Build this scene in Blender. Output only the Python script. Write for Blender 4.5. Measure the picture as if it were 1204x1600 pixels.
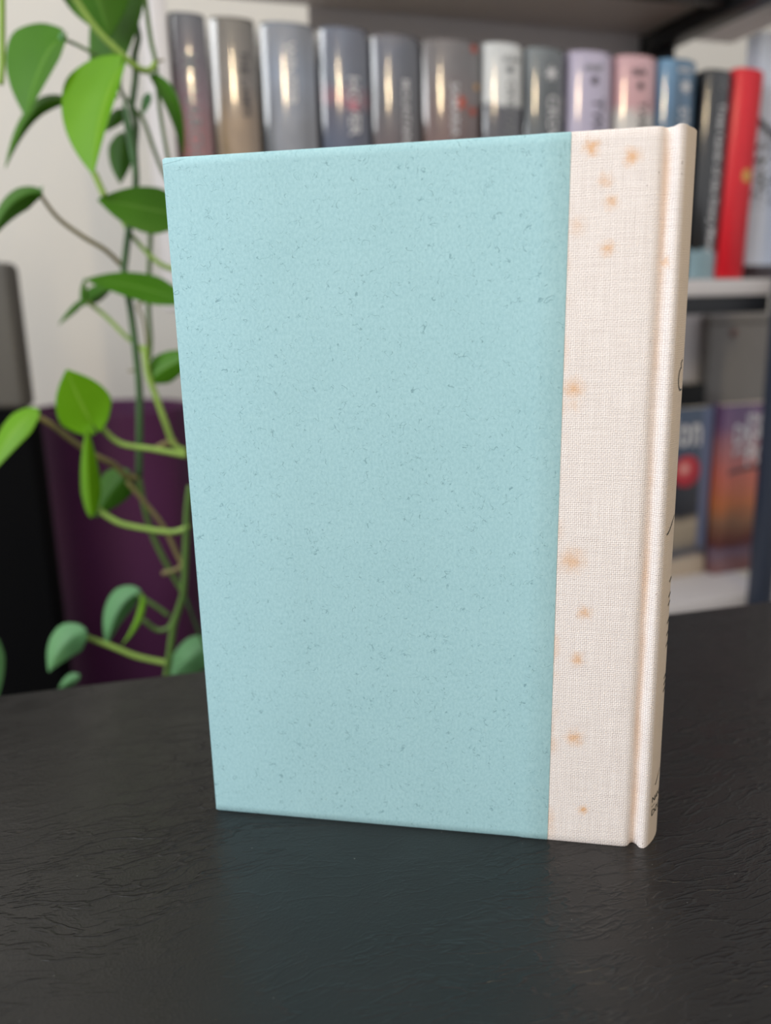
import bpy, bmesh, math, random
from mathutils import Vector, Matrix

random.seed(7)
for o in list(bpy.data.objects):
    bpy.data.objects.remove(o, do_unlink=True)
SC = bpy.context.scene
COL = SC.collection

# ------------------------------------------------------------------ camera
CAM_H, PITCH, ROLL, FPX = 0.18968, 0.23822, -0.02664, 1293.98      # focal length in px of a 1204x1600 frame
FWD = Vector((0, math.cos(PITCH), -math.sin(PITCH)))
_r0 = Vector((1, 0, 0)); _u0 = _r0.cross(FWD)
RGT = math.cos(ROLL) * _r0 + math.sin(ROLL) * _u0
UPV = -math.sin(ROLL) * _r0 + math.cos(ROLL) * _u0
CPOS = Vector((0, 0, CAM_H))
cam_data = bpy.data.cameras.new('camera')
cam = bpy.data.objects.new('camera', cam_data); COL.objects.link(cam)
cam.matrix_world = Matrix(((RGT.x, UPV.x, -FWD.x, CPOS.x), (RGT.y, UPV.y, -FWD.y, CPOS.y),
                           (RGT.z, UPV.z, -FWD.z, CPOS.z), (0, 0, 0, 1)))
cam_data.sensor_fit = 'VERTICAL'; cam_data.sensor_height = 36.0; cam_data.sensor_width = 27.09
cam_data.lens = FPX / 1600 * 36.0
cam_data.clip_start = 0.01; cam_data.clip_end = 50
cam_data.dof.use_dof = True
cam_data.dof.focus_distance = 0.282
cam_data.dof.aperture_fstop = cam_data.lens / 5.0                   # 5 mm wide aperture
SC.camera = cam

# ------------------------------------------------------------------ world, daylight, exposure
world = bpy.data.worlds.new('room_light'); SC.world = world
world.use_nodes = True
wb = world.node_tree.nodes['Background']
wb.inputs['Color'].default_value = (0.96, 0.97, 1.0, 1)
wb.inputs['Strength'].default_value = 0.42

def area_light(name, loc, target, sx, sy, power, color):
    l = bpy.data.lights.new(name, 'AREA'); l.shape = 'RECTANGLE'; l.size = sx; l.size_y = sy
    l.energy = power; l.color = color
    o = bpy.data.objects.new(name, l); COL.objects.link(o); o.location = loc
    o.rotation_euler = (Vector(target) - Vector(loc)).to_track_quat('-Z', 'Y').to_euler()
    return o
area_light('window_daylight', (-1.25, -0.55, 1.15), (0.05, 0.4, 0.12), 1.1, 1.3, 26, (0.95, 0.98, 1.0))

vs = SC.view_settings
vs.view_transform = 'Standard'; vs.look = 'None'; vs.gamma = 1.0; vs.use_curve_mapping = False
vs.exposure = 0.46

# ------------------------------------------------------------------ helpers
def srgb(r, g, b):
    f = lambda c: (c / 255 / 12.92) if c / 255 <= 0.04045 else ((c / 255 + 0.055) / 1.055) ** 2.4
    return (f(r), f(g), f(b), 1.0)

class NT:
    """small wrapper for building node trees"""
    def __init__(s, name):
        s.m = bpy.data.materials.new(name); s.m.use_nodes = True
        s.t = s.m.node_tree; s.b = s.t.nodes['Principled BSDF']; s.out = s.t.nodes['Material Output']
    def n(s, typ, **kw):
        x = s.t.nodes.new(typ)
        for k, v in kw.items(): setattr(x, k, v)
        return x
    def set(s, sock, v):
        if hasattr(v, 'is_output') or isinstance(v, bpy.types.NodeSocket): s.t.links.new(v, sock)
        else: sock.default_value = v
    def math(s, op, a, b=None, clamp=False):
        x = s.n('ShaderNodeMath', operation=op); x.use_clamp = clamp
        s.set(x.inputs[0], a)
        if b is not None: s.set(x.inputs[1], b)
        return x.outputs[0]
    def mix(s, f, a, b, mode='MIX'):
        x = s.n('ShaderNodeMix', data_type='RGBA', blend_type=mode)
        s.set(x.inputs[0], f); s.set(x.inputs[6], a); s.set(x.inputs[7], b)
        return x.outputs[2]
    def obj(s): return s.n('ShaderNodeTexCoord').outputs['Object']
    def mapping(s, vec, scale=(1, 1, 1), loc=(0, 0, 0), rot=(0, 0, 0)):
        x = s.n('ShaderNodeMapping'); s.t.links.new(vec, x.inputs[0])
        x.inputs['Scale'].default_value = scale; x.inputs['Location'].default_value = loc; x.inputs['Rotation'].default_value = rot
        return x.outputs[0]
    def noise(s, vec, scale, detail=2, rough=0.5, dist=0.0):
        x = s.n('ShaderNodeTexNoise'); s.t.links.new(vec, x.inputs['Vector'])
        x.inputs['Scale'].default_value = scale; x.inputs['Detail'].default_value = detail
        x.inputs['Roughness'].default_value = rough; x.inputs['Distortion'].default_value = dist
        return x.outputs['Fac']
    def remap(s, v, a, b, c=0.0, d=1.0, smooth=True):
        x = s.n('ShaderNodeMapRange'); x.interpolation_type = 'SMOOTHSTEP' if smooth else 'LINEAR'
        s.set(x.inputs[0], v)
        for i, q in zip((1, 2, 3, 4), (a, b, c, d)): x.inputs[i].default_value = q
        return x.outputs[0]
    def ramp(s, v, stops, interp='LINEAR'):
        x = s.n('ShaderNodeValToRGB'); x.color_ramp.interpolation = interp
        e = x.color_ramp.elements
        while len(e) < len(stops): e.new(0.5)
        for q, (p, c) in zip(e, stops): q.position = p; q.color = c
        s.set(x.inputs[0], v); return x.outputs[0]
    def bump(s, h, strength, dist, normal=None):
        x = s.n('ShaderNodeBump'); x.inputs['Strength'].default_value = strength; x.inputs['Distance'].default_value = dist
        s.t.links.new(h, x.inputs['Height'])
        if normal is not None: s.t.links.new(normal, x.inputs['Normal'])
        return x.outputs[0]
    def xyz(s, vec):
        x = s.n('ShaderNodeSeparateXYZ'); s.t.links.new(vec, x.inputs[0]); return x.outputs
    def fin(s, color=None, rough=0.5, normal=None, spec=0.5, coat=0.0, coat_rough=0.1, metal=0.0):
        if color is not None: s.set(s.b.inputs['Base Color'], color)
        s.set(s.b.inputs['Roughness'], rough); s.b.inputs['Specular IOR Level'].default_value = spec
        s.b.inputs['Coat Weight'].default_value = coat; s.b.inputs['Coat Roughness'].default_value = coat_rough
        s.b.inputs['Metallic'].default_value = metal
        if normal is not None: s.t.links.new(normal, s.b.inputs['Normal'])
        return s.m

def plain(name, col, rough=0.5, spec=0.5, var=0.06, scale=60, bump=0.0, coat=0.0):
    """plain painted/plastic surface with a slight procedural variation"""
    t = NT(name); o = t.obj(); nz = t.noise(o, scale, 3)
    dark = tuple(c * (1 - var * 2) for c in col[:3]) + (1,)
    light = tuple(min(1, c * (1 + var)) for c in col[:3]) + (1,)
    c = t.mix(nz, dark, light)
    nrm = t.bump(nz, bump, 0.001) if bump else None
    return t.fin(c, rough, nrm, spec, coat)

def mesh_obj(name, verts, faces, mat, parent=None, smooth=False, autosmooth=None):
    me = bpy.data.meshes.new(name); me.from_pydata([tuple(v) for v in verts], [], faces)
    bm = bmesh.new(); bm.from_mesh(me); bmesh.ops.recalc_face_normals(bm, faces=bm.faces); bm.to_mesh(me); bm.free()
    if smooth:
        for p in me.polygons: p.use_smooth = True
    if autosmooth is not None:
        me.set_sharp_from_angle(angle=autosmooth)
    me.materials.append(mat)
    o = bpy.data.objects.new(name, me); COL.objects.link(o)
    if parent is not None: o.parent = parent
    return o

def box_obj(name, x0, x1, y0, y1, z0, z1, mat, parent=None, bevel=0.0, seg=2, sub=0):
    bm = bmesh.new()
    bmesh.ops.create_cube(bm, size=1.0)
    for v in bm.verts:
        v.co = Vector(((x0 + x1) / 2 + v.co.x * (x1 - x0), (y0 + y1) / 2 + v.co.y * (y1 - y0), (z0 + z1) / 2 + v.co.z * (z1 - z0)))
    if bevel: bmesh.ops.bevel(bm, geom=bm.edges[:], offset=bevel, segments=seg, affect='EDGES', profile=0.5)
    me = bpy.data.meshes.new(name); bm.to_mesh(me); bm.free()
    if bevel:
        for p in me.polygons: p.use_smooth = True
        me.set_sharp_from_angle(angle=math.radians(35))
    me.materials.append(mat)
    o = bpy.data.objects.new(name, me); COL.objects.link(o)
    if parent is not None: o.parent = parent
    return o

def empty(name, loc=(0, 0, 0), rz=0.0, rot=None):
    o = bpy.data.objects.new(name, None); COL.objects.link(o)
    o.location = loc; o.rotation_euler = rot if rot else (0, 0, rz)
    o.empty_display_size = 0.02
    return o
def tag(o, label, cat, group=None):
    o['label'] = label; o['category'] = cat
    if group: o['group'] = group
    return o
def struct(o): o['kind'] = 'structure'; return o

def prism_rows(outline_fn, rows):
    """rows: list of z keys; outline_fn(k,z)->list of (x,y,z). Closed prism with ngon caps."""
    vs_, fs = [], []
    n = None
    for k, z in enumerate(rows):
        r = outline_fn(k, z); n = len(r); vs_ += r
    for k in range(len(rows) - 1):
        for i in range(n):
            j = (i + 1) % n
            fs.append((k * n + i, k * n + j, (k + 1) * n + j, (k + 1) * n + i))
    fs.append(tuple(range(n - 1, -1, -1))); fs.append(tuple(range((len(rows) - 1) * n, len(rows) * n)))
    return vs_, fs

def text_mesh(s, size, bold=0.018):
    """flat lettering as (verts, faces) in text units"""
    cu = bpy.data.curves.new('lettering', 'FONT'); cu.body = s; cu.size = size; cu.resolution_u = 2; cu.offset = size * bold
    ob = bpy.data.objects.new('lettering_tmp', cu); COL.objects.link(ob)
    dg = bpy.context.evaluated_depsgraph_get()
    me = bpy.data.meshes.new_from_object(ob.evaluated_get(dg))
    v = [tuple(p.co) for p in me.vertices]; f = [tuple(p.vertices) for p in me.polygons]
    bpy.data.objects.remove(ob, do_unlink=True); bpy.data.curves.remove(cu); bpy.data.meshes.remove(me)
    return v, f

def lathe(profile, n=48):
    vs_, fs = [], []
    for (r, z) in profile:
        for i in range(n):
            a = 2 * math.pi * i / n; vs_.append((r * math.cos(a), r * math.sin(a), z))
    m = len(profile)
    for k in range(m - 1):
        for i in range(n):
            j = (i + 1) % n; fs.append((k * n + i, k * n + j, (k + 1) * n + j, (k + 1) * n + i))
    fs.append(tuple(range(n - 1, -1, -1))); fs.append(tuple(range((m - 1) * n, m * n)))
    return vs_, fs

def at(x, y, Y):
    """the point at distance Y in front of the camera's foot that the plan was measured at"""
    d = FWD + RGT * ((x - 602) / FPX) - UPV * ((y - 800) / FPX)
    return CPOS + d * (Y / d.y)

FLOOR_Z = -0.73
PHI, SHD = 0.31828, 0.85617                       # bookcase direction and distance
SH_O = Vector((0, SHD, 0)); SH_E = Vector((math.cos(PHI), math.sin(PHI), 0)); SH_N = Vector((-math.sin(PHI), math.cos(PHI), 0))
def shp(a, n, z): return SH_O + SH_E * a + SH_N * n + Vector((0, 0, z))

# ------------------------------------------------------------------ setting
t = NT('painted_wall'); o_ = t.obj()
M_wall = t.fin(t.mix(t.noise(o_, 3, 4), srgb(214, 208, 198), srgb(222, 218, 210)), 0.85, t.bump(t.noise(o_, 220, 3), 0.15, 0.001))
t = NT('wood_floor'); o_ = t.obj()
M_floor = t.fin(t.mix(t.noise(t.mapping(o_, (3, 40, 3)), 2, 4), srgb(70, 56, 46), srgb(98, 80, 64)), 0.5)
w = box_obj('wall_back', -2.6, 2.6, 0.0, 0.08, FLOOR_Z, 1.9, M_wall)
w.location = shp(0, 0.5, 0); w.rotation_euler = (0, 0, PHI); struct(w)
f = box_obj('floor', -2.6, 2.6, -2.2, 2.6, FLOOR_Z - 0.05, FLOOR_Z, M_floor); struct(f)

# ------------------------------------------------------------------ table with black leather top
TANG = math.atan2(0.1094, 0.4533)
t = NT('black_leather'); o_ = t.obj()
warp = t.n('ShaderNodeTexNoise'); t.t.links.new(o_, warp.inputs['Vector']); warp.inputs['Scale'].default_value = 14; warp.inputs['Detail'].default_value = 2
wv = t.n('ShaderNodeVectorMath', operation='SCALE'); t.t.links.new(warp.outputs['Color'], wv.inputs[0]); wv.inputs[3].default_value = 0.03
wa = t.n('ShaderNodeVectorMath', operation='ADD'); t.t.links.new(o_, wa.inputs[0]); t.t.links.new(wv.outputs[0], wa.inputs[1])
pw = wa.outputs[0]
c1 = t.noise(t.mapping(pw, (26, 100, 30), rot=(0, 0, 0.25)), 1.0, 3, 0.55)
crease = t.remap(t.math('ABSOLUTE', t.math('SUBTRACT', c1, 0.5)), 0.0, 0.035, 1.0, 0.0)
c2 = t.noise(t.mapping(pw, (70, 210, 60), rot=(0, 0, -0.2)), 1.0, 2, 0.5)
crease2 = t.remap(t.math('ABSOLUTE', t.math('SUBTRACT', c2, 0.5)), 0.0, 0.04, 1.0, 0.0)
patch = t.remap(t.noise(o_, 7, 2), 0.38, 0.62)
vor = t.n('ShaderNodeTexVoronoi', feature='F1'); t.t.links.new(pw, vor.inputs['Vector']); vor.inputs['Scale'].default_value = 900
grain = vor.outputs['Distance']
hsum = t.math('ADD', t.math('MULTIPLY', t.math('ADD', t.math('MULTIPLY', crease, 0.7), t.math('MULTIPLY', crease2, 0.25)), t.math('ADD', t.math('MULTIPLY', patch, 0.85), 0.15)),
              t.math('MULTIPLY', grain, 0.12))
big = t.noise(t.mapping(pw, (10, 34, 10)), 1.0, 2)
hsum = t.math('ADD', hsum, t.math('MULTIPLY', big, 0.8))
nrm = t.bump(hsum, 0.9, 0.0005)
# lint and dust lying on the leather
dv_ = t.n('ShaderNodeTexVoronoi', feature='F1'); t.t.links.new(t.mapping(pw, (1, 1.3, 1)), dv_.inputs['Vector']); dv_.inputs['Scale'].default_value = 260
dust = t.math('MULTIPLY', t.remap(dv_.outputs['Distance'], 0.0, 0.07, 1.0, 0.0), t.remap(t.noise(o_, 190, 1), 0.60, 0.66))
base = t.mix(t.noise(o_, 30, 3), srgb(20, 19, 19), srgb(29, 28, 28))
base = t.mix(t.math('MULTIPLY', dust, 0.55), base, srgb(190, 190, 185))
M_leather = t.fin(base, t.remap(t.noise(pw, 60, 3), 0.3, 0.7, 0.30, 0.40), nrm, 0.42)
M_table_dark = plain('black_table_frame', srgb(22, 21, 22), 0.45)
tbl = empty('leather_top_table', (0.0, 0.449, FLOOR_Z), TANG)
tag(tbl, 'black leather covered table under the teal book', 'table')
box_obj('table_top', -0.85, 0.85, -0.80, 0.0, -FLOOR_Z - 0.035, -FLOOR_Z, M_leather, tbl, 0.0028, 3)
box_obj('apron', -0.78, 0.78, -0.74, -0.06, -FLOOR_Z - 0.085, -FLOOR_Z - 0.035, M_table_dark, tbl, 0.002)
for sx in (-0.76, 0.71):
    for sy in (-0.73, -0.12):
        box_obj('leg', sx, sx + 0.05, sy, sy + 0.05, 0.0, -FLOOR_Z - 0.085, M_table_dark, tbl, 0.003)

# ------------------------------------------------------------------ the teal and linen hardcover
BW, BH, BT = 0.1565, 0.24, 0.038
BA = Vector((-0.06996, 0.29001, 0.0)); BTH = -0.18962

t = NT('teal_fibre_paper'); o_ = t.obj(); X = t.xyz(o_)
basec = t.mix(t.noise(o_, 45, 3), srgb(152, 190, 197), srgb(161, 198, 205))
fine = t.noise(t.mapping(o_, (1100, 1100, 750)), 1.0, 3, 0.65)
basec = t.mix(t.remap(fine, 0.3, 0.7), t.mix(0.10, basec, srgb(60, 130, 140)), t.mix(0.10, basec, srgb(205, 240, 240)))
def fibres(sc, width, mask_sc, lo, hi, off):
    v = t.mapping(o_, (1, 1, 1), loc=(off, off * 2, off))
    a_ = t.math('ABSOLUTE', t.math('SUBTRACT', t.noise(v, sc, 1.5, 0.5, 0.6), 0.5))
    line = t.remap(a_, 0.0, width, 1.0, 0.0)
    m_ = t.remap(t.noise(v, mask_sc, 1, 0.4), lo, hi)
    return t.math('MULTIPLY', line, m_)
fib = t.math('MAXIMUM', fibres(250, 0.013, 300, 0.56, 0.60, 0.0), fibres(330, 0.015, 380, 0.58, 0.62, 3.1))
basec = t.mix(t.math('MULTIPLY', fib, 0.46), basec, srgb(52, 96, 108))
crs = t.math('MULTIPLY', t.remap(t.math('ABSOLUTE', t.math('SUBTRACT', X[2], t.math('ADD', t.math('MULTIPLY', X[0], 0.16), 0.2379))), 0.00004, 0.00022, 0.35, 0.0), t.remap(X[0], 0.006, 0.0095, 1.0, 0.0))
basec = t.mix(crs, basec, srgb(70, 105, 112))      # small crease at the corner
M_teal = t.fin(basec, 0.72, t.bump(fine, 0.25, 0.0002), 0.3)

t = NT('cream_linen_cloth'); o_ = t.obj(); X = t.xyz(o_)
jig = t.noise(o_, 260, 3)
PIT = 0.00066
def thread(coord, along, pit):
    s_ = t.math('SINE', t.math('ADD', t.math('MULTIPLY', coord, 2 * math.pi / pit), t.math('MULTIPLY', jig, 9.0)))
    return t.math('ADD', t.math('MULTIPLY', s_, 0.5), 0.5)
# distance measured across cover and round the spine
cx = t.math('ADD', X[0], t.math('MAXIMUM', t.math('SUBTRACT', X[1], 0.0025), 0.0))
tu = thread(cx, X[2], PIT); tz = thread(X[2], X[0], PIT * 1.05)
chk = t.math('MULTIPLY', t.math('SINE', t.math('MULTIPLY', cx, math.pi / PIT)), t.math('SINE', t.math('MULTIPLY', X[2], math.pi / (PIT * 1.05))))
slub = t.math('ADD', t.noise(t.mapping(o_, (1500, 1500, 60)), 1.0, 2), t.noise(t.mapping(o_, (90, 90, 1500)), 1.0, 2))
weave = t.math('ADD', t.math('ADD', t.math('MULTIPLY', tu, 0.55), t.math('MULTIPLY', tz, 0.45)), t.math('MULTIPLY', slub, 0.55))
cl = t.mix(t.remap(weave, 0.6, 1.35, 0, 1, False), srgb(204, 192, 187), srgb(243, 236, 233))
cl = t.mix(t.math('MULTIPLY', t.remap(X[1], 0.0004, 0.0030, 0.0, 0.9), t.remap(X[0], 0.1620, 0.1632)), cl, srgb(204, 187, 168))  # age-toned spine cloth, deepened so its shaded side is painted into the colour
# foxing: brown spots in the cloth (u, z, radius, strength)
SPOTS = [(0.1365, 0.2353, 0.0030, 0.95), (0.1482, 0.2320, 0.0030, 0.9), (0.1409, 0.2258, 0.0026, 0.5), (0.1428, 0.2196, 0.0026, 0.65),
         (0.1327, 0.2133, 0.0034, 0.35), (0.1422, 0.2064, 0.0028, 0.75), (0.1330, 0.1641, 0.0040, 0.8), (0.1335, 0.1590, 0.0030, 0.3),
         (0.1342, 0.1070, 0.0052, 0.7), (0.1387, 0.0886, 0.0028, 0.75), (0.1368, 0.0717, 0.0030, 0.75), (0.1368, 0.0418, 0.0036, 0.85),
         (0.1404, 0.0137, 0.0022, 0.95), (0.1590, 0.2015, 0.0022, 0.6)]
wob = t.math('MULTIPLY', t.math('SUBTRACT', t.noise(o_, 420, 3, 0.7), 0.5), 0.0052)
stain = None
for (su, sz, sr, ss) in SPOTS:
    dx = t.math('SUBTRACT', X[0], su); dz = t.math('SUBTRACT', X[2], sz)
    d_ = t.math('ADD', t.math('SQRT', t.math('ADD', t.math('MULTIPLY', dx, dx), t.math('MULTIPLY', dz, dz))), wob)
    s_ = t.math('ADD', t.remap(d_, 0.0, sr * 1.35, ss * 0.62, 0.0), t.remap(d_, 0.0, sr * 0.7, ss * 0.25, 0.0))
    stain = s_ if stain is None else t.math('MAXIMUM', stain, s_)
edge = t.math('MULTIPLY', t.remap(X[0], 0.1285, 0.1325, 0.35, 0.0), t.remap(t.noise(o_, 90, 2), 0.45, 0.7))
joint = t.math('MULTIPLY', t.remap(t.math('ABSOLUTE', t.math('SUBTRACT', X[0], 0.1583)), 0.0, 0.0022, 0.4, 0.0), t.remap(t.noise(t.mapping(o_, (150, 150, 40)), 1, 3), 0.35, 0.7, 0.25, 1))
stain = t.math('MAXIMUM', stain, t.math('MAXIMUM', edge, joint))
cl = t.mix(stain, cl, srgb(218, 166, 112))
speck = t.math('MULTIPLY', t.remap(t.noise(o_, 900, 0), 0.84, 0.87), 0.6)
cl = t.mix(speck, cl, srgb(110, 80, 70))
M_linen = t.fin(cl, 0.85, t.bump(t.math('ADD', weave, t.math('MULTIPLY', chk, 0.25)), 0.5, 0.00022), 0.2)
t = NT('page_paper'); o_ = t.obj()
M_pages = t.fin(t.mix(t.noise(t.mapping(o_, (900, 900, 3)), 1.0, 2), srgb(196, 180, 152), srgb(228, 216, 192)), 0.85)
M_ink = plain('dark_ink', srgb(38, 46, 40), 0.6)

book = empty('hardcover_book', BA, BTH)
tag(book, 'teal paper hardcover with stained cream linen spine standing on black table', 'book')
zr = [0.0, 0.0006, 0.003, 0.008, 0.06, 0.12, 0.18, 0.232, 0.237, BH - 0.0006, BH]
paper_prof = [(0.0, 0.0029), (0.0, 0.0007), (0.0002, 0.0002), (0.0007, 0.0), (0.04, 0.0), (0.08, 0.0), (0.1190, 0.0), (0.1204, -0.00022), (0.1218, -0.00026),
              (0.1290, -0.00028), (0.1294, -0.0001), (0.1294, 0.0029)]
def paper_out(k, z):
    ins = 0.0005 if k in (0, len(zr) - 1) else 0.0
    r = []
    for (u, v) in paper_prof:
        s = (z / BH - 0.5) * 0.0023 if u > 0.115 else 0.0
        uu = u + s + (ins if u < 0.001 else 0)
        r.append((uu, v + (ins if v < 0.001 else 0), z))
    return r
mesh_obj('back_cover', *prism_rows(paper_out, zr), M_teal, book, True, math.radians(40))
# cloth: from under the paper, over the joint, round the spine to the other joint
half = [(0.1270, 0.00005), (0.1500, -0.0001), (0.1545, -0.0001), (0.1556, 0.0001), (0.1566, 0.0007), (0.1574, 0.0016), (0.1582, 0.0022), (0.1589, 0.0021),
        (0.1597, 0.0014), (0.1605, 0.0006), (0.1613, 0.00015), (0.1621, 0.00025), (0.1628, 0.0008), (0.1635, 0.0017), (0.1643, 0.0029), (0.1652, 0.0044),
        (0.1662, 0.0064), (0.1672, 0.0090), (0.1679, 0.0115), (0.1683, 0.015), (0.1684, 0.019)]
outer = half + [(u, BT - v) for (u, v) in reversed(half[:-1])]
inner = []
for i, (u, v) in enumerate(outer):
    p0 = outer[max(0, i - 1)]; p1 = outer[min(len(outer) - 1, i + 1)]
    tx, ty = p1[0] - p0[0], p1[1] - p0[1]; L_ = math.hypot(tx, ty)
    inner.append((u - ty / L_ * 0.0006, v + tx / L_ * 0.0006))
cloth_prof = outer + list(reversed(inner))
def cloth_out(k, z):
    r = []
    for i, (u, v) in enumerate(cloth_prof):
        ss = 0.0
        near = 1 - min(z, BH - z) / 0.0035
        if near > 0 and 0.1572 < u < 0.1600 and (v < 0.006 or v > BT - 0.006):
            v += (0.0006 if v < BT / 2 else -0.0006) * near
        zz = z
        if k in (0, len(zr) - 1):
            if 0.1608 < u < 0.164: zz = z + (0.0003 if k else 0.0)
            if u < 0.1600: v += (0.0003 if v < BT / 2 else -0.0003)
        r.append((u, v, zz))
    return r
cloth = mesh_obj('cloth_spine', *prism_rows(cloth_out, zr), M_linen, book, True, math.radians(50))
def fcover(k, z):
    return [(0, BT - 0.003, z), (0.1294, BT - 0.003, z), (0.1294, BT + 0.0002, z), (0.0, BT + 0.0002, z)]
mesh_obj('front_cover', *prism_rows(fcover, [0, BH]), M_teal, book)
box_obj('cover_board', 0.1296, BW - 0.001, 0.0004, 0.003, 0.0006, BH - 0.0006, M_pages, book)
box_obj('cover_board', 0.1296, BW - 0.001, BT - 0.003, BT - 0.0004, 0.0006, BH - 0.0006, M_pages, book)
box_obj('page_block', 0.004, 0.1600, 0.0034, BT - 0.0034, 0.0035, BH - 0.0035, M_pages, book)

# lettering on the spine, wrapped round its curve (v along the spine, z up)
def spine_u(v):
    v = min(max(v, 0.0001), BT - 0.0001)
    for (a, b) in zip(outer, outer[1:]):
        if a[0] >= 0.1621 and b[1] >= a[1] and a[1] <= v <= b[1]:
            k = (v - a[1]) / (b[1] - a[1] + 1e-9); return a[0] + (b[0] - a[0]) * k
    return 0.1684
def spine_text(s, size, v0, z0, name):
    V, F_ = text_mesh(s, size, 0.006)
    vs_ = [(spine_u(v0 + x) + 0.00012, v0 + x - 0.00004, z0 + y) for (x, y, _) in V]
    mesh_obj(name, vs_, F_, M_ink, cloth)
def spine_stroke(pts, wd, name='title_stroke'):
    vs_, fs = [], []
    for i, (v, z) in enumerate(pts):
        a = pts[max(0, i - 1)]; b = pts[min(len(pts) - 1, i + 1)]
        dx, dy = b[0] - a[0], b[1] - a[1]; L_ = math.hypot(dx, dy) + 1e-9
        for s in (-1, 1):
            vv, zz = v - dy / L_ * wd * s, z + dx / L_ * wd * s
            vs_.append((spine_u(vv) + 0.00012, vv - 0.00004, zz))
    for i in range(len(pts) - 1): fs.append((2 * i, 2 * i + 1, 2 * i + 3, 2 * i + 2))
    mesh_obj(name, vs_, fs, M_ink, cloth)
spine_text('NAN A. TALESE', 0.0032, 0.0030, 0.0166, 'imprint_lettering')
spine_stroke([(0.0030, 0.0150), (0.005, 0.0150), (0.012, 0.0150), (0.024, 0.0150)], 0.00012, 'imprint_rule')
spine_text('DOUBLEDAY', 0.0036, 0.0030, 0.0112, 'imprint_lettering')
spine_stroke([(0.0074 - 0.0022 * math.sin(a * 0.39), 0.1663 + 0.0036 * math.cos(a * 0.39)) for a in range(0, 9)] + [(0.0095, 0.1627)], 0.00028)
spine_stroke([(0.0075, 0.1695), (0.0068, 0.1712), (0.0085, 0.1722)], 0.00028)
spine_stroke([(0.0030, 0.1158), (0.0038, 0.1161), (0.0050, 0.1170), (0.0066, 0.1186), (0.010, 0.121)], 0.00028)
for z_ in (0.098, 0.0925, 0.0895, 0.083, 0.0785, 0.0745, 0.0625, 0.0600, 0.0575):
    spine_stroke([(0.0082, z_), (0.0115, z_ + 0.0008)], 0.0004)
spine_stroke([(0.0052, 0.0228), (0.0068, 0.0248), (0.010, 0.027)], 0.00025)

# ------------------------------------------------------------------ bookcase
M_white = plain('white_shelf_board', srgb(208, 203, 203), 0.45, 0.4, 0.02)
M_black = plain('black_metal', srgb(24, 25, 29), 0.4, 0.5)
M_navy = plain('dark_blue_metal', srgb(42, 50, 66), 0.42, 0.5)
M_rivet = plain('brown_screw', srgb(110, 70, 60), 0.5)
FZ = -FLOOR_Z
bc = empty('bookcase', SH_O + Vector((0, 0, FLOOR_Z)), PHI)
tag(bc, 'white board bookcase on a dark metal frame behind the teal book', 'bookcase')
def bz(z): return z + FZ
box_obj('shelf', -0.20, 0.535, -0.036, 0.155, bz(0.511), bz(0.530), M_white, bc, 0.001)
box_obj('shelf', -0.20, 0.535, 0.0, 0.155, bz(0.1964), bz(0.215), M_white, bc, 0.001)
box_obj('shelf', -0.165, 0.535, 0.0, 0.20, bz(-0.195), bz(-0.176), M_white, bc, 0.001)
box_obj('rail', -0.16, 0.400, 0.002, 0.016, bz(0.498), bz(0.511), M_black, bc, 0.001)
box_obj('rail', -0.16, 0.486, 0.002, 0.022, bz(0.1762), bz(0.1964), M_black, bc, 0.001)
box_obj('rail', -0.16, 0.486, 0.002, 0.022, bz(-0.215), bz(-0.195), M_black, bc, 0.001)
box_obj('side_rail', 0.402, 0.430, -0.036, 0.148, bz(0.491), bz(0.511), M_black, bc, 0.001)
box_obj('post', 0.402, 0.430, 0.156, 0.172, 0.0, bz(0.530), M_black, bc, 0.001)
box_obj('bracket', 0.402, 0.430, 0.128, 0.154, bz(0.452), bz(0.491), M_black, bc, 0.001)
box_obj('post', 0.486, 0.508, -0.022, -0.0005, 0.0, bz(0.530), M_navy, bc, 0.0012)
box_obj('post', 0.010, 0.030, 0.166, 0.182, 0.0, bz(0.530), M_black, bc, 0.001)
box_obj('post', -0.160, -0.140, -0.022, -0.0005, 0.0, bz(0.19), M_black, bc, 0.001)
box_obj('back_panel', -0.16, 0.62, 0.200, 0.206, bz(-0.195), bz(0.1960), M_white, bc, 0.0005)
box_obj('back_panel', -0.02, 0.400, 0.158, 0.164, bz(0.2155), bz(0.530), M_white, bc, 0.0005)
box_obj('side_panel', -0.200, -0.187, 0.0, 0.155, bz(0.215), bz(0.511), M_white, bc, 0.0008)

# ------------------------------------------------------------------ jacketed books on the middle shelf
def spine_n(s, w): return -0.13 * w * (1 - abs(s) ** 2.6)

def jacket_mat(name, zstops, astops=None, mott=0.25, msc=70, gloss=0.09, coat=1.0):
    """printed, glossy jacket: colours up the spine (zstops) and across it (astops, multiplied)"""
    t = NT(name); o_ = t.obj(); X = t.xyz(o_)
    nz = t.noise(t.mapping(o_, (1, 1, 0.45)), msc, 4, 0.6)
    zc = t.math('ADD', t.math('DIVIDE', X[2], 0.24), t.math('MULTIPLY', t.math('SUBTRACT', nz, 0.5), 0.10))
    col = t.ramp(zc, zstops)
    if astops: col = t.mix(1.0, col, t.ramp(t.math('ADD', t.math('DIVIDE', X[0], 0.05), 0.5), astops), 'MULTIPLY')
    col = t.mix(t.remap(nz, 0.35, 0.7, mott, 0.0), col, tuple(c * 0.25 for c in zstops[len(zstops) // 2][1][:3]) + (1,))
    t.b.inputs['Coat IOR'].default_value = 1.75
    return t.fin(col, 0.18 if coat > 0.5 else 0.45, None, 0.5, coat, gloss)

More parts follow.
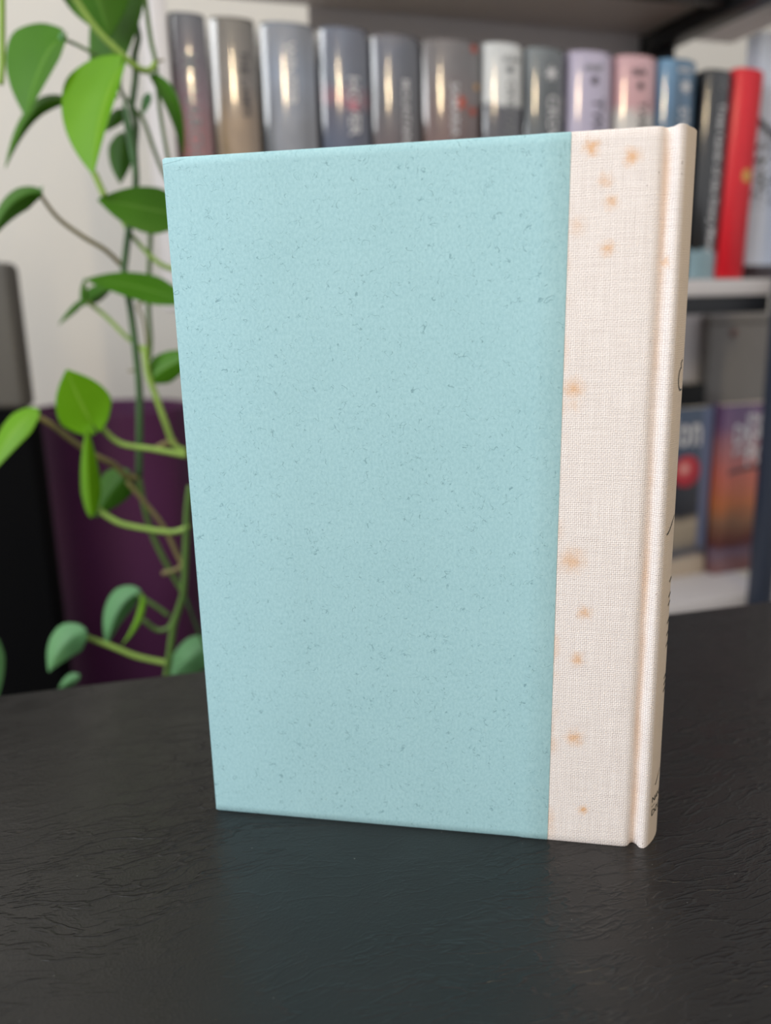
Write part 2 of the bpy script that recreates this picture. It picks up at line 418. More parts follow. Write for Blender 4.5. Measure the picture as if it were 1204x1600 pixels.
def star_mesh(n, r0, r1):
    v = [(0, 0, 0)]; f = []
    for i in range(2 * n):
        r = r1 if i % 2 == 0 else r0; a = math.pi * i / n
        v.append((r * math.sin(a), r * math.cos(a), 0))
    for i in range(2 * n): f.append((0, 1 + i, 1 + (i + 1) % (2 * n)))
    return v, f

def shelf_book(a0, a1, h, mat, label, depth=0.138, n0=0.004, lean=0.0, z=0.2152, titles=(), boards=None):
    """a book standing spine out; origin at the middle of its base"""
    w = a1 - a0; ac = (a0 + a1) / 2
    root = empty('book', shp(ac, n0 + 0.13 * w, z + (w / 2) * math.sin(abs(lean)) + (0.0001 if lean else 0)), 0)
    root.rotation_euler = Matrix.Rotation(PHI, 3, 'Z').to_4x4().to_3x3().to_euler() if not lean else (Matrix.Rotation(PHI, 3, 'Z') @ Matrix.Rotation(lean, 3, 'Y')).to_euler()
    tag(root, label, 'book', 'books standing on the middle shelf')
    hw = w / 2; S = 16
    out = [(-hw, depth)] + [(-hw, 0.002)] + [(hw * (-1 + 2 * i / S), spine_n(-1 + 2 * i / S, w)) for i in range(S + 1)] + [(hw, 0.002), (hw, depth)]
    inn = [(hw - 0.0026, depth), (hw - 0.0026, 0.004), (-hw + 0.0026, 0.004), (-hw + 0.0026, depth)]
    prof = out + inn; no = len(out)
    rows = [0.0, 0.0008, h - 0.0045, h - 0.0028, h - 0.0014, h - 0.0004, h]
    def fn(k, zz):
        r = []
        for i, (x, y) in enumerate(prof):
            if i < no and y < 0.003:
                d = {0: 0.0006, 3: 0.0003, 4: 0.0010, 5: 0.0022, 6: 0.0036}.get(k, 0.0)
                y = y + d; x = x * (1 - d / hw * 0.6)
            r.append((x, y, zz))
        return r
    jk = mesh_obj('jacket', *prism_rows(fn, rows), mat, root, True, math.radians(55))
    box_obj('page_block', -hw + 0.0028, hw - 0.0028, 0.005, depth - 0.004, 0.003, h - 0.004, M_pages, root)
    for tt in titles:
        s_, size, zt, ao, m_ = tt[:5]
        if s_ == '*': V, F_ = star_mesh(7, size * 0.45, size)
        elif s_ == 'O': V, F_ = star_mesh(12, size * 0.93, size)
        else: V, F_ = text_mesh(s_, size)
        flat = len(tt) > 5 and tt[5] == 'across'
        vs_ = []
        for (x, y, _) in V:
            if s_ in '*O' : px_, pz_ = ao + x, zt + y
            elif flat: px_, pz_ = ao + x, zt + y
            else: px_, pz_ = ao + y, zt - x              # reads downwards
            px_ = max(-hw * 0.97, min(hw * 0.97, px_)); pz_ = max(0.002, min(h - 0.003, pz_))
            vs_.append((px_, spine_n(px_ / hw, w) - 0.0004, pz_))
        mesh_obj('emblem' if s_ in '*O' else 'title_lettering', vs_, F_, m_, jk)
    return root

I_white = plain('pale_foil_print', srgb(205, 203, 205), 0.35, 0.5)
I_grey = plain('grey_print', srgb(120, 122, 124), 0.5)
I_dark = plain('charcoal_print', srgb(58, 56, 62), 0.5)
I_gold = plain('gold_foil', srgb(214, 160, 84), 0.3, 0.6)
I_red = plain('rust_print', srgb(178, 80, 62), 0.45)
I_pink = plain('rose_print', srgb(190, 112, 128), 0.45)
g = lambda v: (v, v, v, 1)
def S3(*st): return [(p, srgb(*c)) for p, c in st]
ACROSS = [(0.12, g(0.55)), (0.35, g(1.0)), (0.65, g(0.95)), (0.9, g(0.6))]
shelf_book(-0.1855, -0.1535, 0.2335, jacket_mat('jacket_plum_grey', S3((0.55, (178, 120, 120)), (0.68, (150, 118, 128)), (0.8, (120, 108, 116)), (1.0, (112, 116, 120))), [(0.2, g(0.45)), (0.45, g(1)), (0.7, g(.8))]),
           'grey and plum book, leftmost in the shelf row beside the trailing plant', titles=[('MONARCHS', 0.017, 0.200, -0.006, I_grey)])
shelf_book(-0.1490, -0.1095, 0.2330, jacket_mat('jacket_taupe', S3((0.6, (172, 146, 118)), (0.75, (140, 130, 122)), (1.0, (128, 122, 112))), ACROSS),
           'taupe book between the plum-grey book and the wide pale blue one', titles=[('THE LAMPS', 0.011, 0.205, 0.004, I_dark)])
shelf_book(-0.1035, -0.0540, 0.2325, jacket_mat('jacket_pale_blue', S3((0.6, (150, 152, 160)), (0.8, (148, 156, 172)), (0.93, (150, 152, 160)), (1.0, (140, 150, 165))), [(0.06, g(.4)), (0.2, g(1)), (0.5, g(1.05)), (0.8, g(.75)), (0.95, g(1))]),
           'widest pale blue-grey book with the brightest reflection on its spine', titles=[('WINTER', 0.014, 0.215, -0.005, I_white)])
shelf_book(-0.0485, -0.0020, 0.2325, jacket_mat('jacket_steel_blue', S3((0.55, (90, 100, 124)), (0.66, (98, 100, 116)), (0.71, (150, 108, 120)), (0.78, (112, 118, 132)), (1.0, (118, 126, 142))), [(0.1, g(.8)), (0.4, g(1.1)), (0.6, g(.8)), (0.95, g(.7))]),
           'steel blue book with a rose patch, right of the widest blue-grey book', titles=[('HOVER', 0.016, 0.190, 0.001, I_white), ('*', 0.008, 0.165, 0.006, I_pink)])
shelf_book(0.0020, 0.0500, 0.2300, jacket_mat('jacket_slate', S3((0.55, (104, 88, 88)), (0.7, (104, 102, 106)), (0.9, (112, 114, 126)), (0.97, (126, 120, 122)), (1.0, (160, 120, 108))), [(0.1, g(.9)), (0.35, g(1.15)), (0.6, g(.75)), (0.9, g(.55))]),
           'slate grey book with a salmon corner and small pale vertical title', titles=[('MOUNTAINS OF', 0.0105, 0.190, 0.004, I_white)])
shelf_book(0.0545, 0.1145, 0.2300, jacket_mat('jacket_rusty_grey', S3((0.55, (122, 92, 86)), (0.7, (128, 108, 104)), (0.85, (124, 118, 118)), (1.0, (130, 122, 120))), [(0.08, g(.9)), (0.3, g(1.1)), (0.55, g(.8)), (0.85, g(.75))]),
           'warm grey book with rust red marks down its right edge', titles=[('SAMARIA', 0.012, 0.190, -0.004, I_white), ('*', 0.009, 0.172, 0.006, I_red), ('*', 0.006, 0.165, 0.020, I_red), ('*', 0.006, 0.222, 0.022, I_red), ('*', 0.004, 0.188, 0.025, I_gold)])
shelf_book(0.1185, 0.1600, 0.2300, jacket_mat('jacket_white_grey', [(0.0, srgb(70, 68, 72)), (0.715, srgb(84, 82, 88)), (0.73, srgb(214, 214, 212)), (1.0, srgb(216, 218, 218))], None, 0.1),
           'white topped book with dark grey lower spine', titles=[('of the', 0.0085, 0.212, -0.004, I_grey, 'across'), ('CRYSTAL', 0.0125, 0.196, 0.002, I_grey), ('*', 0.006, 0.205, 0.005, I_grey)])
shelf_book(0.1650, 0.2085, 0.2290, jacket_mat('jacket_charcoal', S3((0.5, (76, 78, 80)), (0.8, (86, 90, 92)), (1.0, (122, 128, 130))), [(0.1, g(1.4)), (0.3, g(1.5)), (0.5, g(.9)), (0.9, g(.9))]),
           'charcoal book with a white flower emblem and white lettering', titles=[('*', 0.0085, 0.204, 0.004, I_white), ('CROW WAR', 0.016, 0.184, 0.001, I_white), ('VICIOUS', 0.006, 0.184, 0.016, I_white)])
shelf_book(0.2155, 0.2650, 0.2290, jacket_mat('jacket_lavender', S3((0.0, (176, 168, 190)), (1.0, (190, 180, 202))), None, 0.06),
           'lavender book with dark lettering between charcoal and pink books', titles=[('ever', 0.012, 0.209, -0.011, I_grey, 'across'), ('*', 0.006, 0.200, 0.001, I_dark), ('TWISTED', 0.019, 0.184, 0.000, I_dark)])
shelf_book(0.2720, 0.3195, 0.2285, jacket_mat('jacket_pink_cream', [(0.0, srgb(205, 200, 192)), (0.70, srgb(206, 200, 194)), (0.76, srgb(206, 158, 160)), (1.0, srgb(214, 172, 178))], None, 0.06),
           'pink book fading to cream below, with dark lettering', titles=[('tale', 0.012, 0.208, -0.010, I_dark, 'across'), ('*', 0.006, 0.198, 0.001, I_dark), ('TARNISH', 0.016, 0.184, 0.000, I_dark)])
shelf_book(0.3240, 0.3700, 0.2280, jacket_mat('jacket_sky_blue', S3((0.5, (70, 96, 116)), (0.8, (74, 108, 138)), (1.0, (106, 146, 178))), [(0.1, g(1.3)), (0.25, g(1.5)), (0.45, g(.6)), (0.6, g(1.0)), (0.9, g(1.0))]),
           'blue book with white flower emblem beside the black book', titles=[('ever', 0.010, 0.214, -0.004, I_white, 'across'), ('*', 0.0085, 0.200, 0.007, I_white), ('STOLEN', 0.016, 0.180, 0.001, I_white)])
shelf_book(0.3745, 0.4105, 0.2200, jacket_mat('jacket_black', [(0.0, srgb(150, 178, 188)), (0.128, srgb(150, 176, 186)), (0.136, srgb(24, 24, 26)), (1.0, srgb(30, 31, 34))], None, 0.05, gloss=0.2),
           'black book with pale lettering and a pale blue block at its foot', lean=0.035, titles=[('Tress Lands of the Every Mans', 0.0126, 0.186, 0.000, I_white), ('(4)', 0.010, 0.210, 0.000, I_grey)])
shelf_book(0.4130, 0.4500, 0.2235, jacket_mat('jacket_red', S3((0.0, (216, 14, 34)), (1.0, (222, 26, 42))), None, 0.08, gloss=0.25, coat=0.25),
           'bright red book with a gold spot on its spine', lean=0.045, titles=[('O', 0.0075, 0.112, 0.006, I_gold)])
# tall white volume with a black leafy print, only its left edge is in view
wv_ = empty('book', shp(0.512, 0.030, 0.2152), PHI)
tag(wv_, 'tall white book with black leafy print right of the red book', 'book', 'books standing on the middle shelf')
t = NT('white_leafy_print'); o_ = t.obj(); X = t.xyz(o_)
blot = t.math('MULTIPLY', t.remap(t.noise(o_, 130, 4, 0.65), 0.50, 0.56), t.math('MULTIPLY', t.remap(X[2], 0.075, 0.10), t.remap(X[2], 0.165, 0.18, 1, 0)))
stem_ = t.remap(t.math('ABSOLUTE', t.math('ADD', t.math('SUBTRACT', X[2], 0.152), t.math('MULTIPLY', X[0], 0.7))), 0.003, 0.005, 1, 0)
colw = t.mix(t.math('MAXIMUM', blot, stem_), srgb(222, 230, 246), srgb(48, 50, 54))
colw = t.mix(t.remap(X[2], 0.016, 0.0165, 1, 0), colw, srgb(58, 42, 46))
M_leafy = t.fin(colw, 0.3, None, 0.5, 0.6, 0.15)
box_obj('cover', -0.040, 0.018, 0.0, 0.003, 0.0, 0.270, M_leafy, wv_, 0.0006)
box_obj('cover', -0.040, 0.018, 0.020, 0.023, 0.0, 0.270, M_leafy, wv_, 0.0006)
box_obj('spine', -0.040, -0.0375, 0.003, 0.020, 0.0, 0.270, M_leafy, wv_)
box_obj('page_block', -0.037, 0.016, 0.003, 0.020, 0.003, 0.267, M_pages, wv_)

# ------------------------------------------------------------------ lower shelf
def flat_book(name, a0, a1, n0, th, z, h, mat, label, cat='book', group='books facing out on the lower shelf', lets=()):
    r = empty(name, shp((a0 + a1) / 2, n0, z), PHI); tag(r, label, cat, group)
    hw = (a1 - a0) / 2
    fc = box_obj('cover', -hw, hw, 0.0, 0.002, 0, h, mat, r, 0.0005)
    box_obj('spine', -hw, -hw + 0.0015, 0.002, th - 0.002, 0, h, mat, r)
    box_obj('cover', -hw, hw, th - 0.002, th, 0, h, mat, r, 0.0005)
    box_obj('page_block', -hw + 0.0016, hw - 0.003, 0.002, th - 0.002, 0.002, h - 0.0006, M_pages, r)
    for (s_, size, x0, z0, sx, m_) in lets:
        V, F_ = text_mesh(s_, size)
        mesh_obj('title_lettering', [(x0 + x * sx, -0.0004, z0 + y) for (x, y, _) in V], F_, m_, fc)
    return r
t = NT('navy_cover_print'); o_ = t.obj(); X = t.xyz(o_)
nz = t.noise(o_, 24, 3)
c = t.ramp(t.math('ADD', t.math('DIVIDE', X[2], 0.231), t.math('MULTIPLY', t.math('SUBTRACT', nz, 0.5), 0.1)), S3((0.0, (190, 172, 150)), (0.10, (186, 170, 150)), (0.14, (44, 54, 72)), (0.22, (150, 138, 120)), (0.33, (168, 154, 134)), (0.38, (30, 32, 40)), (0.55, (26, 30, 40)), (0.72, (52, 66, 88)), (1.0, (66, 82, 106))))
c = t.mix(t.math('MULTIPLY', t.remap(X[0], 0.050, 0.056), t.remap(X[2], 0.03, 0.05)), c, srgb(96, 108, 138))
M_navycov = t.fin(c, 0.4, None, 0.5, 0.4, 0.2)
nb = flat_book('book', 0.3540, 0.4920, 0.090, 0.020, -0.1758, 0.2310, M_navycov, 'navy fronted book with a red ball on its cover on the lower shelf',
               lets=[('ullion', 0.060, -0.030, 0.182, 0.62, I_white)])
V, F_ = star_mesh(24, 0.0215, 0.0217)
t = NT('red_ball_print'); o_ = t.obj()
X = t.xyz(o_); dx = t.math('ADD', t.math('SUBTRACT', X[0], 0.0305), 0.004); dz = t.math('SUBTRACT', X[2], 0.151)
dd = t.math('SQRT', t.math('ADD', t.math('MULTIPLY', dx, dx), t.math('MULTIPLY', dz, dz)))
M_ball = t.fin(t.ramp(t.math('DIVIDE', dd, 0.024), S3((0.1, (222, 160, 150)), (0.45, (190, 56, 66)), (1.0, (150, 34, 48)))), 0.4)
mesh_obj('cover_picture', [(0.0305 + x, -0.0004, 0.147 + y) for (x, y, _) in V], F_, M_ball, nb)
t = NT('orange_cover_print'); o_ = t.obj(); X = t.xyz(o_)
nz = t.noise(o_, 30, 4, 0.6)
c = t.ramp(t.math('ADD', t.math('DIVIDE', X[2], 0.232), t.math('MULTIPLY', t.math('SUBTRACT', nz, 0.5), 0.16)), S3((0.05, (120, 84, 84)), (0.13, (104, 88, 104)), (0.18, (84, 40, 40)), (0.32, (128, 92, 70)), (0.42, (172, 100, 60)), (0.6, (178, 92, 78)), (0.75, (150, 96, 100)), (0.9, (104, 76, 108)), (1.0, (98, 72, 108))))
M_orange = t.fin(c, 0.4, None, 0.5, 0.4, 0.2)
ob = flat_book('book', 0.4990, 0.6240, 0.078, 0.024, -0.1758, 0.2330, M_orange, 'orange and purple fronted book beside the blue metal post on lower shelf',
               lets=[('the', 0.022, -0.026, 0.208, 0.9, I_white), ('DRAG', 0.038, -0.046, 0.180, 0.62, I_white), ('of the', 0.014, -0.046, 0.166, 0.8, I_white), ('PO', 0.040, -0.024, 0.150, 0.7, I_white)])
arc = [(-0.050 + 0.085 * i / 16, 0.138 + 0.010 * math.sin(math.pi * (0.15 + 0.7 * i / 16)) - 0.004) for i in range(17)]
vv, ff = [], []
for (x, z) in arc: vv += [(x, -0.0004, z), (x, -0.0004, z + 0.005)]
for i in range(16): ff.append((2 * i, 2 * i + 1, 2 * i + 3, 2 * i + 2))
mesh_obj('cover_picture', vv, ff, I_dark, ob)
flat_book('book', 0.38, 0.5065, 0.128, 0.018, -0.1758, 0.259, plain('black_cover', srgb(6, 8, 9), 0.6, 0.3), 'plain black book standing behind the navy fronted book')
M_greybox = plain('grey_card', srgb(128, 124, 120), 0.6)
gb = empty('storage_box', shp(0.60, 0.180, -0.1758), PHI); tag(gb, 'plain grey box standing behind the orange book on the lower shelf', 'box')
box_obj('box_body', -0.049, 0.06, 0.0, 0.018, 0, 0.335, M_greybox, gb, 0.003)
box_obj('lid', -0.050, 0.061, -0.001, 0.019, 0.335, 0.348, M_greybox, gb, 0.002)
V, F_ = lathe([(0.006, 0), (0.006, 0.001), (0.004, 0.002)], 16)
mesh_obj('stud', [(-0.008 + x, -0.0002 - z, 0.322 + y) for (x, y, z) in V], F_, M_rivet, gb)

# ------------------------------------------------------------------ purple planter, grey cabinet
t = NT('purple_glaze'); o_ = t.obj()
M_purple = t.fin(t.mix(t.noise(o_, 8, 2), srgb(78, 30, 71), srgb(88, 37, 80)), 0.6, None, 0.3)
M_soil = plain('soil', srgb(30, 22, 18), 0.95, 0.2, 0.3, 200, 0.6)
pc = at(168, 636, 1.08); RP = 0.104
pl = empty('planter', (pc.x, pc.y, FLOOR_Z)); tag(pl, 'tall round purple planter behind the trailing plant', 'planter')
H_ = pc.z - FLOOR_Z
V, F_ = lathe([(RP * 0.90, 0.0), (RP * 0.91, 0.004), (RP, H_ - 0.004), (RP - 0.0015, H_), (RP - 0.006, H_), (RP - 0.0075, H_ - 0.004), (RP * 0.88, H_ - 0.16)], 64)
mesh_obj('pot_wall', V, F_, M_purple, pl, True, math.radians(50))
V, F_ = lathe([(RP * 0.86, H_ - 0.15), (RP * 0.6, H_ - 0.135), (0.01, H_ - 0.13)], 32)
mesh_obj('soil', V, F_, M_soil, pl, True)
M_grey = plain('grey_fabric', srgb(98, 94, 88), 0.9, 0.2, 0.1, 400, 0.3)
M_blk = plain('black_fabric', srgb(4, 4, 5), 0.9, 0.1)
cb = empty('cabinet', (-0.485, 0.86, FLOOR_Z)); tag(cb, 'dark cabinet with grey upper part left of the purple planter', 'cabinet')
box_obj('upper_part', -0.12, 0.116, 0.0, 0.03, 0.100 + FZ, 0.247 + FZ, M_grey, cb, 0.008, 3)
box_obj('lower_part', -0.12, 0.120, 0.0, 0.03, 0.0, 0.0995 + FZ, M_blk, cb, 0.006, 3)

# ------------------------------------------------------------------ trailing pothos
def leaf_mat(name, c0, c1, rib):
    t = NT(name); o_ = t.obj()
    at_ = t.n('ShaderNodeAttribute', attribute_name='rib')
    col = t.mix(t.noise(o_, 40, 3), c0, c1)
    col = t.mix(t.remap(at_.outputs['Fac'], 0.02, 0.10, 0.45, 0.0), col, rib)
    veins = t.noise(t.mapping(o_, (60, 60, 200)), 1.0, 2)
    t.fin(col, 0.45, t.bump(veins, 0.1, 0.001), 0.28)
    tr = t.n('ShaderNodeBsdfTranslucent'); t.t.links.new(t.mix(0.5, col, srgb(150, 200, 20)), tr.inputs['Color'])
    mx = t.n('ShaderNodeMixShader'); mx.inputs[0].default_value = 0.33
    t.t.links.new(t.b.outputs[0], mx.inputs[1]); t.t.links.new(tr.outputs[0], mx.inputs[2]); t.t.links.new(mx.outputs[0], t.out.inputs[0])
    return t.m
L_mid = leaf_mat('pothos_leaf', srgb(62, 114, 14), srgb(80, 134, 28), srgb(120, 165, 70))
L_young = leaf_mat('pothos_young_leaf', srgb(98, 156, 6), srgb(116, 170, 24), srgb(150, 190, 70))
L_dark = leaf_mat('pothos_old_leaf', srgb(58, 106, 24), srgb(74, 124, 38), srgb(80, 120, 50))
L_pale = leaf_mat('pothos_waxy_leaf', srgb(96, 152, 98), srgb(118, 172, 118), srgb(140, 180, 140))
M_stem = plain('green_stem', srgb(86, 118, 52), 0.45, 0.4, 0.2, 80)
M_stem_l = plain('light_green_stem', srgb(140, 172, 76), 0.45, 0.4, 0.15, 80)
M_stem_d = plain('dark_green_stem', srgb(58, 92, 48), 0.45, 0.4, 0.2, 80)
M_stem_b = plain('brownish_stem', srgb(132, 122, 72), 0.5, 0.4, 0.25, 80)

PL_LOC = shp(-0.11, 0.075, 0.5302)
plant = empty('pothos_plant', PL_LOC)
tag(plant, 'green trailing pothos with heart-shaped leaves hanging left of the teal book', 'plant')
def to_plant(vs_): return [Vector(v) - PL_LOC for v in vs_]

def smooth_path(P, k=6):
    out = []
    for i in range(len(P) - 1):
        p0, p1, p2, p3 = P[max(0, i - 1)], P[i], P[i + 1], P[min(len(P) - 1, i + 2)]
        for j in range(k):
            u = j / k
            out.append(0.5 * ((2 * p1) + (p2 - p0) * u + (2 * p0 - 5 * p1 + 4 * p2 - p3) * u * u + (3 * p1 - p0 - 3 * p2 + p3) * u ** 3))
    out.append(P[-1]); return out

def tube(name, P, r0, r1, mat, n=8):
    P = smooth_path(P); vs_, fs = [], []
    N = len(P)
    for i, p in enumerate(P):
        d = (P[min(N - 1, i + 1)] - P[max(0, i - 1)]).normalized()
        x = d.cross(Vector((0, 1, 0.2))).normalized(); y = d.cross(x)
        r = r0 + (r1 - r0) * i / (N - 1)
        for k in range(n):
            a = 2 * math.pi * k / n; vs_.append(p + x * (r * math.cos(a)) + y * (r * math.sin(a)))
    for i in range(N - 1):
        for k in range(n):
            j = (k + 1) % n; fs.append((i * n + k, i * n + j, (i + 1) * n + j, (i + 1) * n + k))
    fs.append(tuple(range(n))); fs.append(tuple(range((N - 1) * n, N * n)))
    return mesh_obj(name, to_plant(vs_), fs, mat, plant, True)

def stem(name, pts, Y, rpx, mat, r2=None, Y2=None, extra=()):
    """pts in the photograph's frame, laid out at distances Y..Y2 from the camera"""
    Y2 = Y if Y2 is None else Y2; n = len(pts)
    P = [Vector(q) for q in extra] + [at(x, y, Y + (Y2 - Y) * i / max(1, n - 1)) for i, (x, y) in enumerate(pts)]
    k = Y / FPX
    return tube(name, P, rpx * k, (rpx if r2 is None else r2) * k, mat)

def leaf(base, tip, ctrl, wA, wB, Y, dY, mat, R=None, sA=1, sB=1, lobe=0.12, cup=0.15):
    """heart-shaped blade along a curved midrib; each half is turned about the midrib"""
    NTt, NS = 14, 5
    vs_, fs, rib = [], [], []
    bz_ = lambda u: ((1 - u) ** 2 * base[0] + 2 * u * (1 - u) * ctrl[0] + u * u * tip[0], (1 - u) ** 2 * base[1] + 2 * u * (1 - u) * ctrl[1] + u * u * tip[1])
    px = Y / FPX
    Rp = max((R or 0) / px, max(wA, wB) * 1.10)
    for i in range(NTt + 1):
        u = i / NTt
        x, y = bz_(u); x2, y2 = bz_(min(1, u + 0.02)); x1, y1 = bz_(max(0, u - 0.02))
        tx, ty = x2 - x1, y2 - y1; L_ = math.hypot(tx, ty) + 1e-6; tx /= L_; ty /= L_
        pr = (-ty, tx)
        prof = min(1.0, (u / 0.30) ** 0.5 if u < 0.30 else 1.0) * ((1 - ((u - 0.30) / 0.70) ** 2.0) if u > 0.30 else 1.0)
        prof = max(prof, 0.02)
        for j in range(-NS, NS + 1):
            s = abs(j) / NS
            w_ = wA if j < 0 else wB; sg = sA if j < 0 else sB
            side = 1 if j < 0 else -1
            dep = math.sqrt(max(Rp * Rp - w_ * w_, 0)) * sg
            back = lobe * s ** 1.5 * (1 - u) ** 3
            ax, ay = -tx * back * Rp * 2, -ty * back * Rp * 2
            m = prof * s
            curl = cup * Rp * (m * m)
            p = at(x, y, Y + dY * u + 0.0) + RGT * ((pr[0] * side * w_ * m + ax) * px) - UPV * ((pr[1] * side * w_ * m + ay) * px) 
            p = CPOS + (p - CPOS) * (1 + (dep * m * 0.8 + curl) * px / Y)
            vs_.append(p); rib.append(s)
    n = 2 * NS + 1
    for i in range(NTt):
        for j in range(n - 1): fs.append((i * n + j, i * n + j + 1, (i + 1) * n + j + 1, (i + 1) * n + j))
    o = mesh_obj('leaf', to_plant(vs_), fs, mat, plant, True)
    a_ = o.data.attributes.new('rib', 'FLOAT', 'POINT')
    for k, r in enumerate(rib): a_.data[k].value = r
    sm = o.modifiers.new('thickness', 'SOLIDIFY'); sm.thickness = 0.0005; sm.offset = 0
    sb = o.modifiers.new('smooth', 'SUBSURF'); sb.levels = 1; sb.render_levels = 1
    return o

over = lambda a, n: [shp(a + 0.03, n + 0.06, 0.605), shp(a, n - 0.06, 0.612)]
# hanging stems
stem('stem', [(202, -60), (205, -8), (213, 40), (216, 60), (210, 88), (212, 115), (208, 150), (206, 168), (212, 195), (210, 235), (212, 290), (203, 345), (196, 400), (194, 430), (203, 478), (210, 530), (217, 600), (218, 660), (217, 745)], 0.64, 4.2, M_stem_d, 5.5, 0.60, over(-0.15, 0.05))
stem('stem', [(222, -60), (226, -10), (235, 60), (243, 98), (246, 140), (252, 190), (262, 245), (272, 300)], 0.62, 4.0, M_stem, 2.6, 0.62, over(-0.13, 0.05))
stem('stem', [(60, -90), (112, -10), (150, 45), (190, 85), (215, 106), (233, 110), (243, 98)], 0.58, 5.5, M_stem_l, 4.5, 0.61, over(-0.17, 0.03))
stem('stem', [(188, 110), (188, 140), (205, 165), (225, 190), (240, 232), (256, 272), (278, 305)], 0.63, 3.0, M_stem)
stem('stem', [(6, -90), (3, -30), (3, 30), (3, 97), (1, 132)], 0.55, 6.0, M_stem_l, 4.5, 0.55, over(-0.20, 0.02))
stem('stem', [(236, 300), (235, 365), (233, 420), (232, 480), (235, 530), (233, 562)], 0.64, 3.6, M_stem)
stem('stem', [(226, 540), (228, 562), (232, 588), (241, 612), (258, 660), (272, 695), (290, 705)], 0.60, 5.0, M_stem_l, 5.0)
stem('stem', [(217, 745), (225, 790), (240, 840), (265, 890), (286, 925)], 0.60, 5.0, M_stem, 4.5)
stem('stem', [(297, 760), (292, 800), (290, 860), (287, 920), (283, 940), (272, 975), (266, 1015), (261, 1052), (256, 1090)], 0.56, 5.0, M_stem, 6.0)
stem('stem', [(286, 918), (300, 962), (322, 1015)], 0.57, 2.6, M_stem_d)
stem('aerial_root', [(198, 752), (230, 790), (255, 822), (276, 865), (284, 882), (276, 890), (254, 896)], 0.59, 3.4, M_stem_b, 4.4)
stem('aerial_root', [(276, 690), (262, 692), (245, 700)], 0.60, 4.0, M_stem_b, 5.0)
stem('aerial_root', [(243, 96), (256, 94)], 0.62, 2.5, M_stem_b, 1.2)
stem('aerial_root', [(217, 578), (200, 580)], 0.61, 2.5, M_stem_b, 1.2)
stem('aerial_root', [(228, 470), (215, 478), (224, 500), (230, 540)], 0.63, 2.0, M_stem_b, 2.0)
# leaf stalks
stem('petiole', [(96, 60), (120, 70), (150, 86)], 0.60, 2.4, M_stem)
stem('petiole', [(110, 160), (135, 165), (185, 150)], 0.62, 2.4, M_stem)
stem('petiole', [(62, 303), (90, 340), (130, 370), (165, 391), (193, 418)], 0.58, 3.0, M_stem_b, 4.0, 0.62)
stem('petiole', [(147, 270), (155, 288), (163, 306)], 0.58, 5.0, M_stem_l)
stem('petiole', [(182, 325), (200, 360), (230, 395), (255, 415), (285, 424)], 0.62, 3.0, M_stem_l, 4.2)
stem('petiole', [(132, 468), (165, 494), (195, 524), (215, 540), (232, 556)], 0.62, 3.4, M_stem_l, 3.4)
stem('petiole', [(125, 628), (150, 655), (170, 680), (195, 695), (240, 702), (292, 712)], 0.56, 4.6, M_stem_l, 5.2)
stem('petiole', [(52, 648), (80, 663), (115, 690), (150, 712), (178, 726), (198, 744), (217, 746)], 0.565, 4.4, M_stem_b, 5.2, 0.60)
stem('petiole', [(140, 785), (152, 795), (175, 811), (200, 821), (260, 831), (284, 828), (295, 820)], 0.56, 4.8, M_stem_l, 5.0)
stem('petiole', [(215, 930), (240, 945), (264, 962)], 0.57, 3.5, M_stem, 4.0)
stem('petiole', [(224, 968), (245, 984), (263, 981), (274, 962)], 0.565, 4.0, M_stem, 4.2)
stem('petiole', [(124, 992), (170, 1008), (215, 1026), (262, 1036)], 0.56, 4.2, M_stem_l, 5.0)
stem('petiole', [(195, 740), (205, 752), (222, 770)], 0.61, 3.0, M_stem)
# blades: base, tip, bend of midrib, half widths, distance, depth change, material
leaf((93, 60), (40, 183), (62, 95), 60, 17, 0.60, -0.02, L_mid, None, 1, -1)
leaf((108, 158), (8, 264), (42, 142), 11, 13, 0.61, -0.02, L_mid, 0.010)
leaf((190, 103), (146, 274), (154, 180), 68, 9, 0.57, -0.02, L_young, None, 1, -1)
leaf((214, -50), (156, 172), (180, 50), 44, 26, 0.63, 0.0, L_mid, None, 1, -1)
leaf((130, -80), (172, 58), (148, -10), 50, 62, 0.59, 0.01, L_mid)
leaf((90, -20), (8, -14), (40, -12), 14, 10, 0.60, 0.0, L_mid)
leaf((60, 300), (-14, 376), (8, 302), 14, 22, 0.57, -0.02, L_dark, 0.016)
leaf((285, 338), (152, 312), (215, 322), 34, 36, 0.60, -0.02, L_mid, None, 1, -1)
leaf((194, 210), (188, 288), (187, 245), 20, 20, 0.65, 0.0, L_dark)
leaf((194, 160), (211, 277), (204, 215), 6, 5, 0.61, -0.01, L_pale, 0.010)
leaf((196, 174), (166, 206), (178, 184), 11, 11, 0.64, 0.0, L_dark)
leaf((236, 118), (286, 244), (274, 150), 9, 14, 0.61, -0.01, L_mid, 0.010, 1, -1)
leaf((233, 146), (221, 182), (228, 160), 7, 7, 0.63, 0.0, L_pale)
leaf((285, 470), (131, 437), (210, 442), 24, 20, 0.60, -0.01, L_mid, 0.014, 1, -1)
leaf((134, 466), (91, 508), (112, 484), 5, 6, 0.615, -0.01, L_dark)
leaf((132, 478), (132, 434), (130, 455), 6, 6, 0.612, 0.0, L_mid)
leaf((138, 472), (178, 444), (158, 462), 8, 19, 0.62, 0.01, L_dark)
leaf((236, 592), (312, 552), (262, 566), 24, 24, 0.60, 0.0, L_mid)
leaf((144, 662), (104, 577), (122, 624), 46, 44, 0.55, -0.01, L_young, None, -1, 1, 0.2)
leaf((58, 642), (-18, 746), (12, 668), 20, 22, 0.55, -0.02, L_young, None, 1, -1)
leaf((142, 808), (136, 666), (132, 745), 22, 11, 0.555, -0.01, L_young, None, 1, 1, 0.05)
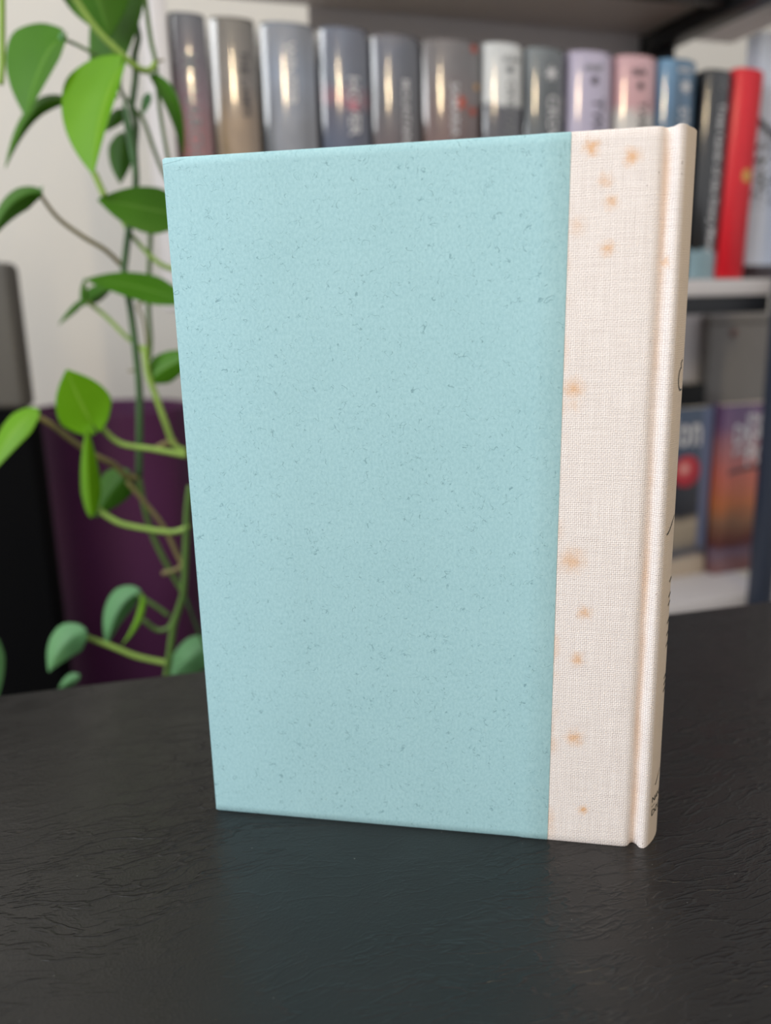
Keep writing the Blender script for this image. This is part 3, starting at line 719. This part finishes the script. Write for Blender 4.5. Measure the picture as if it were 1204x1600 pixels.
leaf((200, 740), (150, 808), (172, 764), 28, 28, 0.60, 0.0, L_dark)
leaf((216, 926), (166, 1010), (180, 938), 26, 18, 0.57, -0.01, L_pale, None, 1, 1)
leaf((223, 928), (189, 1009), (226, 968), 6, 6, 0.56, -0.01, L_young)
leaf((127, 990), (76, 1050), (96, 996), 28, 28, 0.55, -0.01, L_pale, None, 1, 1, 0.2)
leaf((124, 1056), (92, 1076), (108, 1060), 9, 9, 0.56, 0.0, L_pale)
leaf((336, 1005), (260, 1070), (290, 1025), 30, 30, 0.58, 0.0, L_pale)
leaf((-16, 990), (-12, 1110), (-14, 1050), 24, 24, 0.56, 0.0, L_pale)
for (b_, t_) in (((96, 60), (97, 48)), ((104, 160), (106, 144)), ((60, 304), (67, 290))):
    leaf(b_, t_, b_, 3, 4, 0.59, 0.0, L_pale, 0.004)
# its pot on top of the bookcase
M_pot = plain('white_glazed_pot', srgb(220, 216, 210), 0.3)
V, F_ = lathe([(0.035, 0.0), (0.037, 0.003), (0.050, 0.078), (0.049, 0.080), (0.046, 0.080), (0.045, 0.070)], 40)
mesh_obj('pot', V, F_, M_pot, plant, True, math.radians(50))
V, F_ = lathe([(0.0455, 0.066), (0.03, 0.071), (0.004, 0.072)], 24)
mesh_obj('soil', V, F_, M_soil, plant, True)

# ------------------------------------------------------------------ warm bulb string hanging behind the camera (mirrored in the jackets)
t = NT('warm_bulb_glass'); t.b.inputs['Emission Color'].default_value = (1.0, 0.80, 0.50, 1); t.b.inputs['Emission Strength'].default_value = 320
M_bulb = t.fin(srgb(255, 220, 160), 0.2)
sl = empty('string_lights', (0.46, -0.55, 0.61)); tag(sl, 'hanging string of warm bulbs reflected in the jacketed spines', 'lamp')
V, F_ = lathe([(0.0012, 0.0), (0.0012, 1.2)], 8); mesh_obj('wire', V, F_, M_black, sl, True)
for i, zz in enumerate((0.02, 0.065, 0.10, 0.135, 0.17, 0.205, 0.25, 0.32)):
    V, F_ = lathe([(0.001, 0.0), (0.007, 0.004), (0.010, 0.011), (0.008, 0.019), (0.004, 0.024), (0.004, 0.028)], 16)
    b_ = mesh_obj('bulb', V, F_, M_bulb, sl, True); b_.location = (0.011 if i % 2 else -0.011, 0.0, zz)
